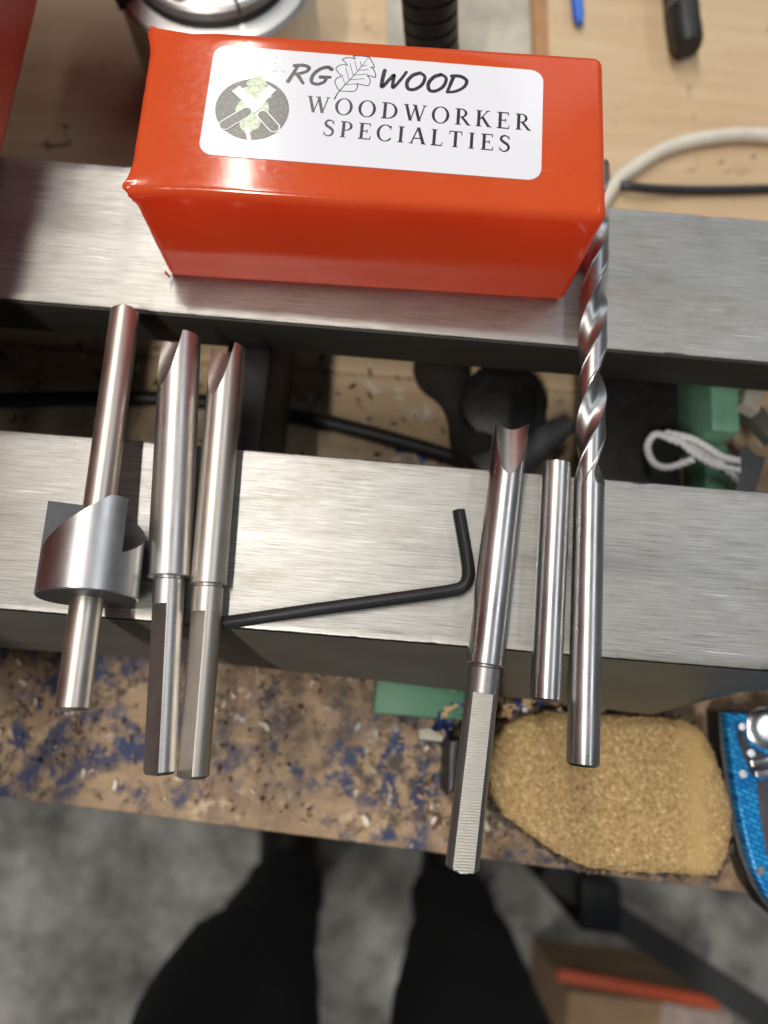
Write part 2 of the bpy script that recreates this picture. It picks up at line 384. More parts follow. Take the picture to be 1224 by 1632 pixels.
# rounded box built as a grid so corners can sag like the welded ends
def rbox(w, d, h, r, seg=7):
    bm = boxbm(0, w, 0, d, 0, h); bmesh.ops.bevel(bm, geom=bm.edges[:], offset=r, segments=seg, profile=.5, affect='EDGES')
    return bm
bm = rbox(BW, BD, BH, .0032, 6)
bmesh.ops.triangulate(bm, faces=[f for f in bm.faces if len(f.verts) > 4])
for _ in range(2):
    bmesh.ops.subdivide_edges(bm, edges=[e for e in bm.edges if e.calc_length() > .004], cuts=3, use_grid_fill=True)
for v in bm.verts:
    c = v.co.copy()
    # crumpled, heat-welded left end
    for (cx, cy, cz, rad, amp) in ((.003, .001, BH-.002, .0065, .0021), (.002, BD-.001, BH-.001, .0065, .0019), (.011, BD, BH, .004, -.0009)):
        dd = (c-Vector((cx, cy, cz))).length
        if dd < rad*1.8:
            k = math.exp(-(dd/rad)**2*2); v.co += (c-Vector((BW/2, BD/2, BH/2))).normalized()*amp*k*(1+1.8*noise.noise(Vector((c.x*700, c.y*260, c.z*260))))
    k = math.exp(-c.x/.010)
    v.co.z += .0004*k*noise.noise(c*260)*(1 if c.z > .003 else 0); v.co.y += .0004*k*noise.noise(c*300+Vector((5, 5, 5)))
    v.co.y += .00012*noise.noise(c*60)                                        # barely wavy walls
    if c.y < .002: v.co.y += .00022*(1/(1+math.exp((c.z-.0150-.0006*noise.noise(c*50))/.0004)))
    if c.z > BH-.001: v.co.z += -.00025*math.sin(math.pi*c.x/BW)*math.sin(math.pi*c.y/BD)
mk('plastic_body', xf(bm, MB), PLASTIC, pk, sm=50)
# end flap tag at lower front left corner
mk('torn_edge', xf(boxbm(.0004, .0011, -.0006, .0003, .0012, .0048, .0002, 1), MB @ Matrix.Rotation(-.2, 4, 'Y')), PLASTIC, pk)

ZS = BH+.00042
def T(u, v, dz=0.):
    p = P(u, v, ZS); p.z += dz; return p
# sticker plane frame
o_ = T(315, 245); su = (T(862, 288)-T(315, 245)); SL = su.length; su.normalize(); sv = Vector((-su.y, su.x, 0))
SHh = (T(330, 70)-o_).dot(sv)
def S(a, b, dz=0.): return o_+su*a+sv*b+Vector((0, 0, dz))
def to_s(u, v): p = T(u, v)-o_; return (p.dot(su), p.dot(sv))
pts = []
rr = .0042; sk = (T(330, 70)-o_).dot(su)*0
SW2 = ((T(867, 105)-o_).dot(su)+SL)/2
for cx, cy, a0 in ((SW2-rr, SHh-rr, 0), (rr, SHh-rr, 90), (rr, rr, 180), (SW2-rr, rr, 270)):
    for k in range(9):
        a = R(a0+k*90/8); pts.append(S(cx+rr*math.cos(a), cy+rr*math.sin(a)))
st = mk('sticker', prism(pts, ZS-.0007, ZS, .00004, 1), STICK, pk)

_lay = [0]
class Ink:
    def __init__(s): s.bm = bmesh.new()
    def poly(s, pts, lift=None):
        _lay[0] += 1; z = .00003+(_lay[0] % 40)*1.2e-6+(lift or 0)
        q = [S(a, b, z) for a, b in pts]
        ar = sum(pts[i][0]*pts[(i+1) % len(pts)][1]-pts[(i+1) % len(pts)][0]*pts[i][1] for i in range(len(pts)))
        if ar < 0: q = q[::-1]
        s.bm.faces.new([s.bm.verts.new(p) for p in q])
    def strip(s, left, right, lift=None):
        _lay[0] += 1; z = .00003+(_lay[0] % 40)*1.2e-6+(lift or 0)
        L = [s.bm.verts.new(S(a, b, z)) for a, b in left]; Rr = [s.bm.verts.new(S(a, b, z)) for a, b in right]
        for k in range(len(L)-1): s.bm.faces.new((L[k], L[k+1], Rr[k+1], Rr[k]))
    def stroke(s, pts, w, lift=None, caps=True):
        n = len(pts); L, Rr = [], []
        ww = w if callable(w) else (lambda t: w)
        for i in range(n):
            a = pts[max(i-1, 0)]; b = pts[min(i+1, n-1)]; dx, dy = b[0]-a[0], b[1]-a[1]; l = math.hypot(dx, dy) or 1
            h = ww(i/(n-1))/2; L.append((pts[i][0]-dy/l*h, pts[i][1]+dx/l*h)); Rr.append((pts[i][0]+dy/l*h, pts[i][1]-dx/l*h))
        s.strip(L, Rr, lift)
        if caps:
            for p, t in ((pts[0], 0), (pts[-1], 1)):
                h = ww(t)/2; s.poly([(p[0]+h*math.cos(k*math.pi/5), p[1]+h*math.sin(k*math.pi/5)) for k in range(10)], lift)
    def done(s, name, mat): return mk(name, s.bm, mat, st, sm=0)
def cat(pts, n=6): return [(p.x, p.y) for p in spline([(a, b, 0) for a, b in pts], n)]
# roman capitals, cap height 1
TK, TN, SF = .165, .065, .05
def g_stem(x, w=TK): return [[(x-w/2, 0), (x+w/2, 0), (x+w/2, 1), (x-w/2, 1)]]
def g_ser(x, y, hw=.155): return [[(x-hw, y), (x+hw, y), (x+hw, y+SF), (x-hw, y+SF)]]
def g_diag(x0, y0, x1, y1, w): return [[(x0-w/2, y0), (x0+w/2, y0), (x1+w/2, y1), (x1-w/2, y1)]]
def g_bar(x0, x1, y, w=TN): return [[(x0, y-w/2), (x1, y-w/2), (x1, y+w/2), (x0, y+w/2)]]
def g_arc(cx, cy, rx, ry, a0, a1, wx, wy, n=20):
    o = [(cx+rx*math.cos(R(a0+(a1-a0)*k/n)), cy+ry*math.sin(R(a0+(a1-a0)*k/n))) for k in range(n+1)]
    i = [(cx+(rx-wx)*math.cos(R(a0+(a1-a0)*k/n)), cy+(ry-wy)*math.sin(R(a0+(a1-a0)*k/n))) for k in range(n+1)]
    return [('S', o, i)]
def tick(x, y0, y1, w=.06): return [[(x-w, y0), (x, y0 if y0 < y1 else y0), (x, y1), (x-w*.4, y1)]]
G = {
 'O': (.96, g_arc(.48, .5, .46, .53, 0, 360, .155, .055, 40)),
 'D': (.90, g_stem(.20)+g_bar(.03, .38, .975)+g_bar(.03, .38, .025)+g_arc(.36, .5, .50, .5, -90, 90, .155, .06, 24)),
 'R': (.82, g_stem(.20)+g_ser(.20, 0)+g_bar(.04, .38, .975)+g_bar(.2, .38, .49)+g_arc(.36, .735, .30, .27, -90, 90, .14, .06)+g_diag(.40, .48, .76, 0, .17)+g_ser(.76, 0, .10)),
 'P': (.72, g_stem(.20)+g_ser(.20, 0)+g_bar(.04, .38, .975)+g_bar(.2, .38, .46)+g_arc(.36, .72, .31, .285, -90, 90, .14, .06)),
 'K': (.86, g_stem(.20)+g_ser(.20, 0)+g_ser(.20, .95)+g_diag(.24, .42, .66, 1, .07)+g_ser(.66, .95, .11)+g_diag(.38, .60, .74, 0, .17)+g_ser(.76, 0, .12)),
 'E': (.72, g_stem(.20)+g_bar(.04, .64, .975)+g_bar(.04, .68, .025)+g_bar(.2, .50, .51)+[[(.59, 1), (.65, 1), (.65, .80), (.61, .80)], [(.62, 0), (.68, 0), (.71, .23), (.67, .23)], [(.46, .40), (.51, .40), (.51, .62), (.46, .62)]]),
 'L': (.68, g_stem(.20)+g_ser(.20, .95)+g_bar(.04, .62, .025)+[[(.58, 0), (.63, 0), (.66, .24), (.62, .24)]]),
 'T': (.80, g_stem(.40)+g_ser(.40, 0)+g_bar(.06, .74, .975)+[[(.06, 1), (.12, 1), (.09, .76), (.05, .76)], [(.68, 1), (.74, 1), (.75, .76), (.71, .76)]]),
 'I': (.42, g_stem(.21)+g_ser(.21, 0)+g_ser(.21, .95)),
 'C': (.86, g_arc(.48, .5, .45, .53, 42, 318, .155, .055, 32)+[[(.74, .72), (.78, .72), (.80, 1.02), (.76, .95)], [(.74, .22), (.80, .26), (.80, .14), (.76, .10)]]),
 'S': (.64, [('B', cat([(.54, .80), (.46, .95), (.28, .985), (.14, .87), (.15, .70), (.32, .56), (.48, .44), (.55, .25), (.44, .06), (.24, .02), (.10, .18)], 5))]+[[(.54, .74), (.575, .74), (.565, 1.0), (.54, 1.0)], [(.06, .0), (.09, 0), (.10, .27), (.065, .27)]]),
 'A': (.86, g_diag(.10, 0, .43, 1.02, .075)+g_diag(.44, 1.02, .76, 0, .175)+g_bar(.2, .64, .34)+g_ser(.10, 0, .11)+g_ser(.76, 0, .13)),
 'W': (1.22, g_diag(.14, 1, .40, 0, .165)+g_diag(.40, 0, .62, .92, .065)+g_diag(.60, 1, .86, 0, .165)+g_diag(.86, 0, 1.10, 1, .065)+g_ser(.13, .95, .13)+g_ser(.58, .95, .12)+g_ser(1.10, .95, .11)),
}
def text(word, p0, p1, cap, name):
    a = to_s(*p0); b = to_s(*p1); tot = sum(G[c][0] for c in word); gap = .13
    W = math.hypot(b[0]-a[0], b[1]-a[1]); ux, uy = (b[0]-a[0])/W, (b[1]-a[1])/W
    k = cap; extra = (W-tot*k)/(len(word)-1) if len(word) > 1 else 0
    x = 0.; ink = Ink()
    M = lambda q: (a[0]+(x+q[0]*k)*ux-q[1]*k*uy, a[1]+(x+q[0]*k)*uy+q[1]*k*ux)
    for c in word:
        for g in G[c][1]:
            if g[0] == 'S': ink.strip([M(q) for q in g[1]], [M(q) for q in g[2]])
            elif g[0] == 'B': ink.stroke([M(q) for q in g[1]], lambda t: k*(.055+.105*math.sin(math.pi*t)**1.5), caps=False)
            else: ink.poly([M(q) for q in g])
        x += G[c][0]*k+extra
    return ink.done(name, INK)
capw = abs(to_s(500, 152)[1]-to_s(500, 180)[1])
text('WOODWORKER', (487, 178), (845, 208.5), capw*.92, 'printed_word')
text('SPECIALTIES', (513, 216), (813, 242.5), capw*.90, 'printed_word')
# brush-lettered RG ... WOOD
BR = {
 'R': (.86, [[(.0, .0), (.10, .55), (.16, 1.)], [(.0, .93), (.40, 1.0), (.72, .90), (.68, .68), (.42, .53), (.14, .45)], [(.30, .46), (.52, .22), (.74, -.02)]]),
 'G': (.98, [[(.84, .92), (.62, 1.02), (.30, .88), (.08, .52), (.12, .12), (.42, .0), (.72, .16), (.76, .44)], [(.46, .42), (.92, .46)]]),
 'W': (1.20, [[(.06, 1.), (.10, .48), (.20, .02), (.44, .48), (.60, .78), (.66, .40), (.76, .02), (1.0, .52), (1.16, 1.0)]]),
 'O': (.96, [[(.52, 1.0), (.20, .82), (.04, .42), (.20, .04), (.52, .02), (.82, .32), (.84, .78), (.56, 1.0), (.46, .99)]]),
 'D': (.92, [[(.10, .98), (.06, .5), (.02, .0)], [(.0, .96), (.42, .98), (.80, .76), (.78, .38), (.42, .08), (.02, .0)]]),
}
def brush(word, p0, p1, ph, name):
    a = to_s(*p0); b = to_s(*p1); W = math.hypot(b[0]-a[0], b[1]-a[1]); ux, uy = (b[0]-a[0])/W, (b[1]-a[1])/W
    tot = sum(BR[c][0] for c in word)+.12*(len(word)-1); kx = W/tot; ky = ph; x = 0.; ink = Ink()
    for c in word:
        for stz in BR[c][1]:
            q = [(x+px*kx+py*ky*.22, py*ky) for px, py in cat(stz, 6)]
            q = [(a[0]+u*ux-v*uy, a[1]+u*uy+v*ux) for u, v in q]
            ink.stroke(q, lambda t: ky*(.20-.05*t))
        x += (BR[c][0]+.12)*kx
    return ink.done(name, INK)
hb = abs(to_s(465, 98)[1]-to_s(463, 132)[1])
brush('RG', (459, 130), (523, 136), hb*.82, 'printed_word')
brush('WOOD', (602, 139), (741, 149), hb*.80, 'printed_word')
# oak leaf: outline between the two words
def oak(base, tip, wid, lobes=4, n=90):
    """outline of a lobed leaf from base to tip, sticker coordinates"""
    bx_, by_ = base; tx, ty = tip; L = math.hypot(tx-bx_, ty-by_); ax, ay = (tx-bx_)/L, (ty-by_)/L; out = []
    for side in (1, -1):
        seq = []
        for k in range(n+1):
            t = k/n; env = math.sin(math.pi*min(1, t**.8))**.75*(.55+.5*t); ph = lobes*math.pi*t+(.25 if side > 0 else -.2)
            lob = .50+.50*abs(math.sin(ph))**.7
            h = wid*env*lob; sh = L*.045*math.cos(ph*2)*math.sin(math.pi*t)
            u = L*t+sh+h*.25*math.sin(math.pi*t); seq.append((bx_+ax*u-ay*h*side, by_+ay*u+ax*h*side))
        out += seq if side > 0 else seq[::-1]
    return out
lb, ltp = to_s(541, 145), to_s(588, 91)
oo = oak(lb, ltp, .0080)
ink = Ink(); ink.stroke(oo, .00028, caps=False)
q0 = to_s(533, 158)
ink.stroke(cat([q0, lb, ((lb[0]+ltp[0])/2+.0003, (lb[1]+ltp[1])/2), ltp], 8), lambda t: .00042-.0003*t)
ax, ay = (ltp[0]-lb[0]), (ltp[1]-lb[1]); LL = math.hypot(ax, ay); ax /= LL; ay /= LL
for k, t in enumerate((.18, .32, .46, .6, .74)):
    for sd in (1, -1):
        p = (lb[0]+ax*LL*t, lb[1]+ay*LL*t); h = .0036*math.sin(math.pi*min(.9, t+.15))
        ink.stroke([p, (p[0]+ax*h*.9-ay*h*sd, p[1]+ay*h*.9+ax*h*sd)], .00018, caps=False)
ink.done('leaf_drawing', INK)
# round emblem: charcoal disc, green leaf, two crossed tools
cc = to_s(402, 174); er = (to_s(461, 178)[0]-to_s(344, 169)[0])/2
ink = Ink(); ink.poly([(cc[0]+er*math.cos(2*math.pi*k/64), cc[1]+er*math.sin(2*math.pi*k/64)) for k in range(64)], -.00002); ink.done('emblem_disc', CHARINK)
ink = Ink(); lf = oak(to_s(394, 215), to_s(413, 119), .0068)
half = len(lf)//2
for k in range(half-1):     # fill as strips between the two sides
    pass
ink.strip(lf[:half], lf[half:][::-1], .00006); ink.done('emblem_leaf', GREENINK)
ink = Ink()
a_, b_ = to_s(434, 140), to_s(404, 172); ink.stroke([a_, b_], .0030, .00012, caps=False)
a2, b2 = to_s(376, 142), to_s(412, 176); ink.stroke([a2, b2], .0030, .00018, caps=False)
ink.stroke([to_s(397, 222), to_s(394, 206)], .0012, .00012)
for pA, pB in (((393, 179), (358, 200)), ((419, 184), (437, 204))):   # pale outline of each handle
    ink.stroke([to_s(*pA), to_s(*pB)], .0036, .00014)
ink.done('emblem_blades', WHITEINK)
ink = Ink()
for pA, pB in (((393, 179), (358, 200)), ((419, 184), (437, 204))): ink.stroke([to_s(*pA), to_s(*pB)], .0030, .00021)
ink.done('emblem_handles', CHARINK)
# scuffs in the film above the emblem
ink = Ink()
for k in range(42):
    u, v = random.gauss(405, 22), random.gauss(105, 12)
    if u < 340: continue
    p = to_s(u, v); a = random.uniform(-.9, -.1); l = random.uniform(.0002, .0011)
    ink.stroke([p, (p[0]+l*math.cos(a), p[1]+l*math.sin(a))], random.uniform(.00006, .00018), caps=False)
ink.done('scuffs', CHARINK)
# hairline scratches in the plastic right of the sticker
SCR = m_plain('whitened_scratch', (.85, .42, .30), .5)
for pts in ([(864, 244), (890, 251), (914, 263)], [(866, 250), (885, 252)], [(868, 166), (884, 186), (902, 205)], [(875, 172), (900, 200)], [(765, 290), (780, 304)], [(775, 286), (800, 302)], [(420, 258), (470, 270)]):
    q = spline([P(u, v, BH-.00012) for u, v in pts], 6)
    mk('scratch', sweep(q, circ(.00011, 6), lambda t: .25+.9*math.sin(math.pi*t)), SCR, pk)

# ---------------------------------------------------------------- tools
def gouge(label, tip, step, end, zr, Rb, Rs, flute_dir, flute_len, tipcut, flats, flat_off, cutr, deep, mat, shmat, flatmat=None, nub=False):
    a, b = P(*tip, zr), P(*end, zr); m = P(*step, zr)
    L = (b-a).length; Lb = (m-a).length
    t = thing('cutter_bit', label, 'cutter bit', (a.x, m.y, 0), 'spoon-tipped steel bits laid across the bed')
    M = frame(a, b)
    fd = R(flute_dir)
    body = lathe([(Rb, Lb*k/24) for k in range(24)]+[(Rb, Lb-.0003), (Rb-.0003, Lb)], 90)
    # scoop: a cylinder that dives into the tip
    ctr = lambda h: Vector((math.cos(fd)*h, math.sin(fd)*h, 0))
    slope = (Rb+deep)/flute_len
    p0 = ctr(cutr-deep)+Vector((0, 0, 0)); d_ = (ctr(slope)+Vector((0, 0, 1))).normalized()
    cy = xf(lathe([(cutr, -.02), (cutr, .06)], 110), frame_any(p0, d_))
    cuts = [cy]
    # front of the tip ground back a little towards the flute side
    face = boxbm(-.02, .02, -.02, .02, -.02, 0); tl = R(tipcut)
    face = xf(face, Matrix.Rotation(fd-math.pi/2, 4, 'Z') @ Matrix.Translation((0, 0, .0004)) @ Matrix.Rotation(tl, 4, 'X'))
    cuts.append(face)
    q_ = Vector((math.cos(fd), math.sin(fd), 0)); hr = Rb*1.12
    cuts.append(xf(lathe([(hr, -.03), (hr, .03)], 96), frame_any(Vector((0, 0, .0021-hr)), q_)))
    bmb = boolean(body, cuts)
    for f in bmb.faces:
        c = f.calc_center_median(); rc = max(math.hypot(v.co.x, v.co.y) for v in f.verts)
        if abs(f.normal.z) < .8 and c.z < flute_len+.002 and (Vector((f.normal.x, f.normal.y, 0)).normalized().dot(Vector((c.x, c.y, 0)).normalized()) < .80 or math.hypot(c.x, c.y) < Rb*.93): f.material_index = 1
    so = mk('spoon_body', xf(bmb, M), mat, t, 11); so.data.materials.append(SCOOP)
    sh = lathe([(Rs-.0004, Lb-.0004), (Rs-.0004, Lb+.0006), (Rs, Lb+.0010), (Rs, L-.0009), (Rs-.0009, L)], 64)
    fc = []
    for ang in flats:
        f = boxbm(Rs*flat_off, Rs*3, -.02, .02, Lb+.0085, L+.01); fc.append(xf(f, Matrix.Rotation(R(ang), 4, 'Z')))
    sh = boolean(sh, fc)
    sho = mk('shank', xf(sh, M), shmat, t, 30)
    if flatmat:
        for ang in flats[:1]:
            hw = math.sqrt(max(0, Rs**2-(Rs*flat_off)**2))-.00015; r_ = Rs*flat_off+.00003
            f = boxbm(-.0001, .00003, -hw, hw, Lb+.0088, L-.0003); mk('milled_flat', xf(f, M @ Matrix.Rotation(R(ang), 4, 'Z') @ Matrix.Translation((r_, 0, 0))), flatmat, t, 30)
    if nub: mk('turning_nub', xf(lathe([(Rs*.62, L-.001), (Rs*.58, L+.0004), (Rs*.3, L+.0009)], 32), M), shmat, t)
    return t
def frame_any(p, d):
    q = Vector((0, 0, 1)).rotation_difference(d).to_matrix().to_4x4(); return Matrix.Translation(p) @ q
# object-space textures need the shank's own axis: bits lie nearly along Y, so the steel's fine marks are turned in the material
gouge('widest spoon-tipped bit, between the ring-toothed cutter and its slimmer neighbour', (288, 538), (271, 920), (254, 1234), .0068, .0067, .0048, 131, .0185, 0, (130, 250), .62, .0064, .0006, HSS, HSS)
gouge('slim spoon-tipped bit with a straight barely stepped shank, touching the hex key end', (363, 553), (337, 932), (307, 1240), .0057, .0056, .0048, 119, .0185, 0, (132, 252), .62, .0056, .0008, HSSW, HSSW)
gouge('spoon-tipped bit right of the hex key, with a ribbed milled flat along its shank', (816, 672), (774, 1060), (736, 1386), .0059, .0058, .0050, 90, .0190, 2, (92, 212, 332), .80, .0058, .0024, BRIGHT, DULLS, MILLED, nub=True)

# plain rod
a, b = P(887, 738, .0048), P(869, 1116, .0048)
r_ = .0048
tag(mk('steel_rod', xf(lathe([(r_-.0005, 0), (r_, .0005), (r_, (b-a).length-.0005), (r_-.0005, (b-a).length)], 72), frame(a, b)), BRIGHT), 'short plain polished steel rod lying beside the twist drill', 'rod')

# twist drill: flutes fade out near image row 780
a, b = P(951, 258, .0050), P(929, 1221, .0050); L = (b-a).length; M = frame(a, b)
dr = thing('twist_drill', 'long steel twist drill lying beside the orange box, flutes at the top', 'drill bit', (a.x, .09, 0))
Lr = (P(936, 775, .005)-a).length; pitch = .0670; r_ = .00492; ph0 = R(62)-2*math.pi*.60/4-2*math.pi*Lr/pitch
bm = bmesh.new(); rings = []; NN = 96; NZ = 300
for i in range(NZ+1):
    z = Lr*i/NZ
    ring = []; dep = min(1, max(0, (Lr-z)/.0075)); dep = math.sqrt(1-(1-dep)**2)
    tipk = min(1, (z+.0002)/.0022)
    for k in range(NN):
        th = 2*math.pi*k/NN; rel = (th*2) % (2*math.pi)      # two flutes
        w = 2*math.pi*.60
        x = (rel/w)**.8 if rel < w else 2.
        if x < 1:
            prof = math.sin(math.pi*(.5+(x-.5)/max(.35, dep))) if abs(x-.5) < .5*max(.35, dep) else 0.
            rad = r_*(1-.50*max(0, prof)**.72*dep)
        else:
            mrg = (rel-w)/(2*math.pi-w); rad = r_ if (mrg < .16 or dep < .5) else r_-.00022
        rad *= .35+.65*tipk
        tw = th+2*math.pi*z/pitch+ph0
        ring.append(bm.verts.new((rad*math.cos(tw), rad*math.sin(tw), z)))
    rings.append(ring)
for p, q in zip(rings, rings[1:]):
    for k in range(NN): bm.faces.new((p[k], p[(k+1) % NN], q[(k+1) % NN], q[k]))
bm.faces.new(rings[0][::-1]); bm.faces.new(rings[-1])
mk('fluted_body', xf(bm, M), FLUTE, dr, 40)
mk('shank', xf(lathe([(r_, Lr), (r_, L-.0008), (r_-.0008, L)], 96), M), BRIGHT, dr)

# toothed ring cutter on its rod
zA = lambda: 0
a, b = P(200, 494, .0092), P(115, 1133, .0200)
M = frame(a, b); L = (b-a).length
cb = thing('ring_cutter', 'steel cutter with a wide three-toothed collar on a thin rod', 'cutter', (-.085, .03, 0))
rr_ = .0047
mk('pilot_rod', xf(lathe([(rr_-.0012, 0), (rr_-.0002, .0010), (rr_, .003), (rr_, L-.0008), (rr_-.0008, L)], 72), M), HSSW, cb)
zt = (P(165, 792, .0146)-P(200, 494, .0092)).length; zt += .0034; zb = (P(135, 955, .0168)-P(200, 494, .0092)).length
RC = .01435
tooth = .0165; n3 = 120; NA = 240; rads = [rr_-.0004]+[rr_+(RC-rr_)*k/8 for k in range(1, 9)]
def rim(thd):   # degrees; 90 is up. teeth drop at 40, 160, 280
    x = ((thd-36) % 120)/120      # 0 just left of the drop: flat crest, then ramp down to the next tooth's foot
    if x < .17: return 0.
    u = (x-.17)/.83
    return tooth*(1-(1-u)**1.2)
bm = bmesh.new(); cols = []
for k in range(NA):
    thd = 360*k/NA
    for th2 in ((thd,) if abs((thd-36) % 120) > 1e-6 else (thd-.02, thd)):
        h = rim(th2); c_ = math.cos(R(th2)); s_ = math.sin(R(th2))
        col_ = [bm.verts.new((r*c_, r*s_, zt+h*(.90+.10*(r/RC)))) for r in rads]
        col_ += [bm.verts.new((RC*c_, RC*s_, zt+h+(zb-zt-h)*j/6)) for j in range(1, 6)]
        col_ += [bm.verts.new((RC*c_, RC*s_, zb-.0004)), bm.verts.new(((RC-.0004)*c_, (RC-.0004)*s_, zb)), bm.verts.new((rads[0]*c_, rads[0]*s_, zb))]
        cols.append(col_)
n_ = len(cols)
for i in range(n_):
    p, q = cols[i], cols[(i+1) % n_]
    drop = (p[0].co-q[0].co).length < 2e-5 or abs((p[5].co-q[5].co).z) > .01
    for j in range(len(p)-1):
        f = bm.faces.new((p[j], q[j], q[j+1], p[j+1])); f.material_index = 1 if (j < len(rads)-1 or j == len(p)-2) else 0
col_o = mk('toothed_collar', xf(bm, M), SATIN, cb, 28); col_o.data.materials.append(DULL)

# hex key
path = [P(356, 993, .0022), P(500, 972, .0022), P(640, 953, .0022), P(700, 944.5, .0022), P(722, 941, .0022)]
arc = [P(735, 938, .0022), P(743, 930, .0022), P(746.5, 918, .0022), P(746, 905, .0022)]
path2 = [P(743, 885, .0022), P(738, 855, .0022), P(730.5, 813, .0022)]
pp = path+arc+path2
fine_ = []
for i in range(len(pp)-1):
    n = 1 if (pp[i+1]-pp[i]).length > .01 else 2
    for k in range(n): fine_.append(pp[i].lerp(pp[i+1], k/n))
fine_.append(pp[-1])
fine_ = [fine_[0]]+[(fine_[i-1]+fine_[i]*2+fine_[i+1])/4 if (fine_[i]-fine_[i-1]).length < .008 else fine_[i] for i in range(1, len(fine_)-1)]+[fine_[-1]]
hx = [(.00232*math.cos(R(30+60*k)), .00232*math.sin(R(30+60*k))) for k in range(6)]
bm = sweep(fine_, hx)
bmesh.ops.recalc_face_normals(bm, faces=bm.faces[:])
bmesh.ops.bevel(bm, geom=[e for e in bm.edges if e.calc_face_angle(0) > R(40)], offset=.00025, segments=2, profile=.5, affect='EDGES')
tag(mk('hex_key', bm, BLACKOX, sm=28), 'black L-shaped hex key lying flat on the near steel way', 'hex key')

# ---------------------------------------------------------------- foam block on the bench
ol = [(835, 1140), (880, 1134), (960, 1139), (1050, 1143), (1092, 1150), (1118, 1172), (1142, 1225), (1157, 1285), (1158, 1330), (1149, 1368), (1130, 1392), (1080, 1390), (1000, 1386), (940, 1380), (885, 1356), (835, 1322), (798, 1292), (783, 1250), (783, 1205), (802, 1160)]
ZT = -.066
op = [P(u, v, ZT-.006) for u, v in ol]; oc = sum(op, Vector())/len(op)
ring = spline(op+[op[0]], 12)[:-1]
bm = bmesh.new(); NR = 70; grid = []
for i in range(NR+1):
    s_ = i/NR; row = []
    for k, p in enumerate(ring):
        q = oc.lerp(p, s_); edge = (1-s_)*(p-oc).length
        z = ZT-.0028*max(0, 1-edge/.006)**2.0
        z += .00035*noise.noise(q*900)+.00055*noise.noise(q*260)+.0004*noise.noise(q*60)
        q.z = z
        if s_ > .9: q += (q-oc).normalized()*.0009*noise.noise(q*420)*(s_-.9)*10
        row.append(q)
    grid.append(row)
c0 = bm.verts.new(sum(grid[0], Vector())/len(ring)); vr = []
for i in range(1, NR+1): vr.append([bm.verts.new(q) for q in grid[i]])
for j in range(6):
    row = []
    for k, p in enumerate(ring):
        q = p.copy(); q.z = ZT-.006-(ZB and (ZT-.006-ZB)*((j+1)/6)); q += (p-oc).normalized()*(.0008*math.sin((j+1)/6*3)+.0014*noise.noise(q*300)); row.append(bm.verts.new(q))
    vr.append(row)
n = len(ring)
for k in range(n): bm.faces.new((c0, vr[0][k], vr[0][(k+1) % n]))
for p, q in zip(vr, vr[1:]):
    for k in range(n): bm.faces.new((p[k], p[(k+1) % n], q[(k+1) % n], q[k]))
s = NT('worn_tan_foam')
n1 = s.noise(s.co(), 640, 5, .85); n2 = s.noise(s.co(), 90, 4); cel = s.vor(s.co(), 1300)
c = s.ramp(n1, [(.34, (.13, .072, .022)), (.45, (.35, .225, .09)), (.57, (.50, .335, .15)), (.68, (.92, .74, .48))])
# smoother, yellower rubbed strip near the right end
sx = s.n.new('ShaderNodeSeparateXYZ'); s.t.links.new(s.tc.outputs['Object'], sx.inputs[0])
wob = s.math('ADD', sx.outputs[0], s.math('MULTIPLY', n2, .006))
band = s.ramp(s.math('MULTIPLY', s.math('ABSOLUTE', s.math('SUBTRACT', wob, .034)), 100.), [(.15, 1.), (.75, 0.)])
c = s.mix(s.math('MULTIPLY', band, .75), c, (.50, .335, .13))
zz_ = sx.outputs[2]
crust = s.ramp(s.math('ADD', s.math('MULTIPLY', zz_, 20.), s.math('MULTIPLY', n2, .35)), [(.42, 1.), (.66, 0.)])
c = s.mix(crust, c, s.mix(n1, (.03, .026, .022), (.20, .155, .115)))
s.set(Base_Color=c, Roughness=.85)
s.b.inputs['Subsurface Weight'].default_value = .0
s.bump(s.math('ADD', n1, s.math('MULTIPLY', cel, .6)), .8, .0006); FOAM = s.m
fb = thing('foam_block', 'worn tan abrasive foam block with dark frayed rim, on the bench', 'foam block', (oc.x, oc.y, ZB))
mk('foam_body', bm, FOAM, fb, 80)
# frayed crumbs round the rim
bm = bmesh.new()
for k in range(1100):
    p = ring[random.randrange(n)]
    if noise.noise(p*70) < random.uniform(-.5, .3): continue
    if p.y > oc.y+.02 and random.random() < .5: continue
    q = p+(p-oc).normalized()*random.uniform(-.0004, .0026)
    q.z = ZT-.006-random.uniform(.0, .02)*random.random()
    r = random.uniform(.0003, .0011)*(1.6 if p.y < oc.y else .8)
    nb = bmesh.new(); bmesh.ops.create_icosphere(nb, subdivisions=1, radius=r)
    for v in nb.verts: v.co *= random.uniform(.6, 1.5)
    xf(nb, Matrix.Translation(q)); me = bpy.data.meshes.new('t'); nb.to_mesh(me); bm.from_mesh(me); bpy.data.meshes.remove(me); nb.free()
tag(mk('frayed_crumbs', bm, m_plain('grey_foam_crumb', (.085, .065, .048), .95, 0, .6, 500, .5), fb, 0), kind='stuff')

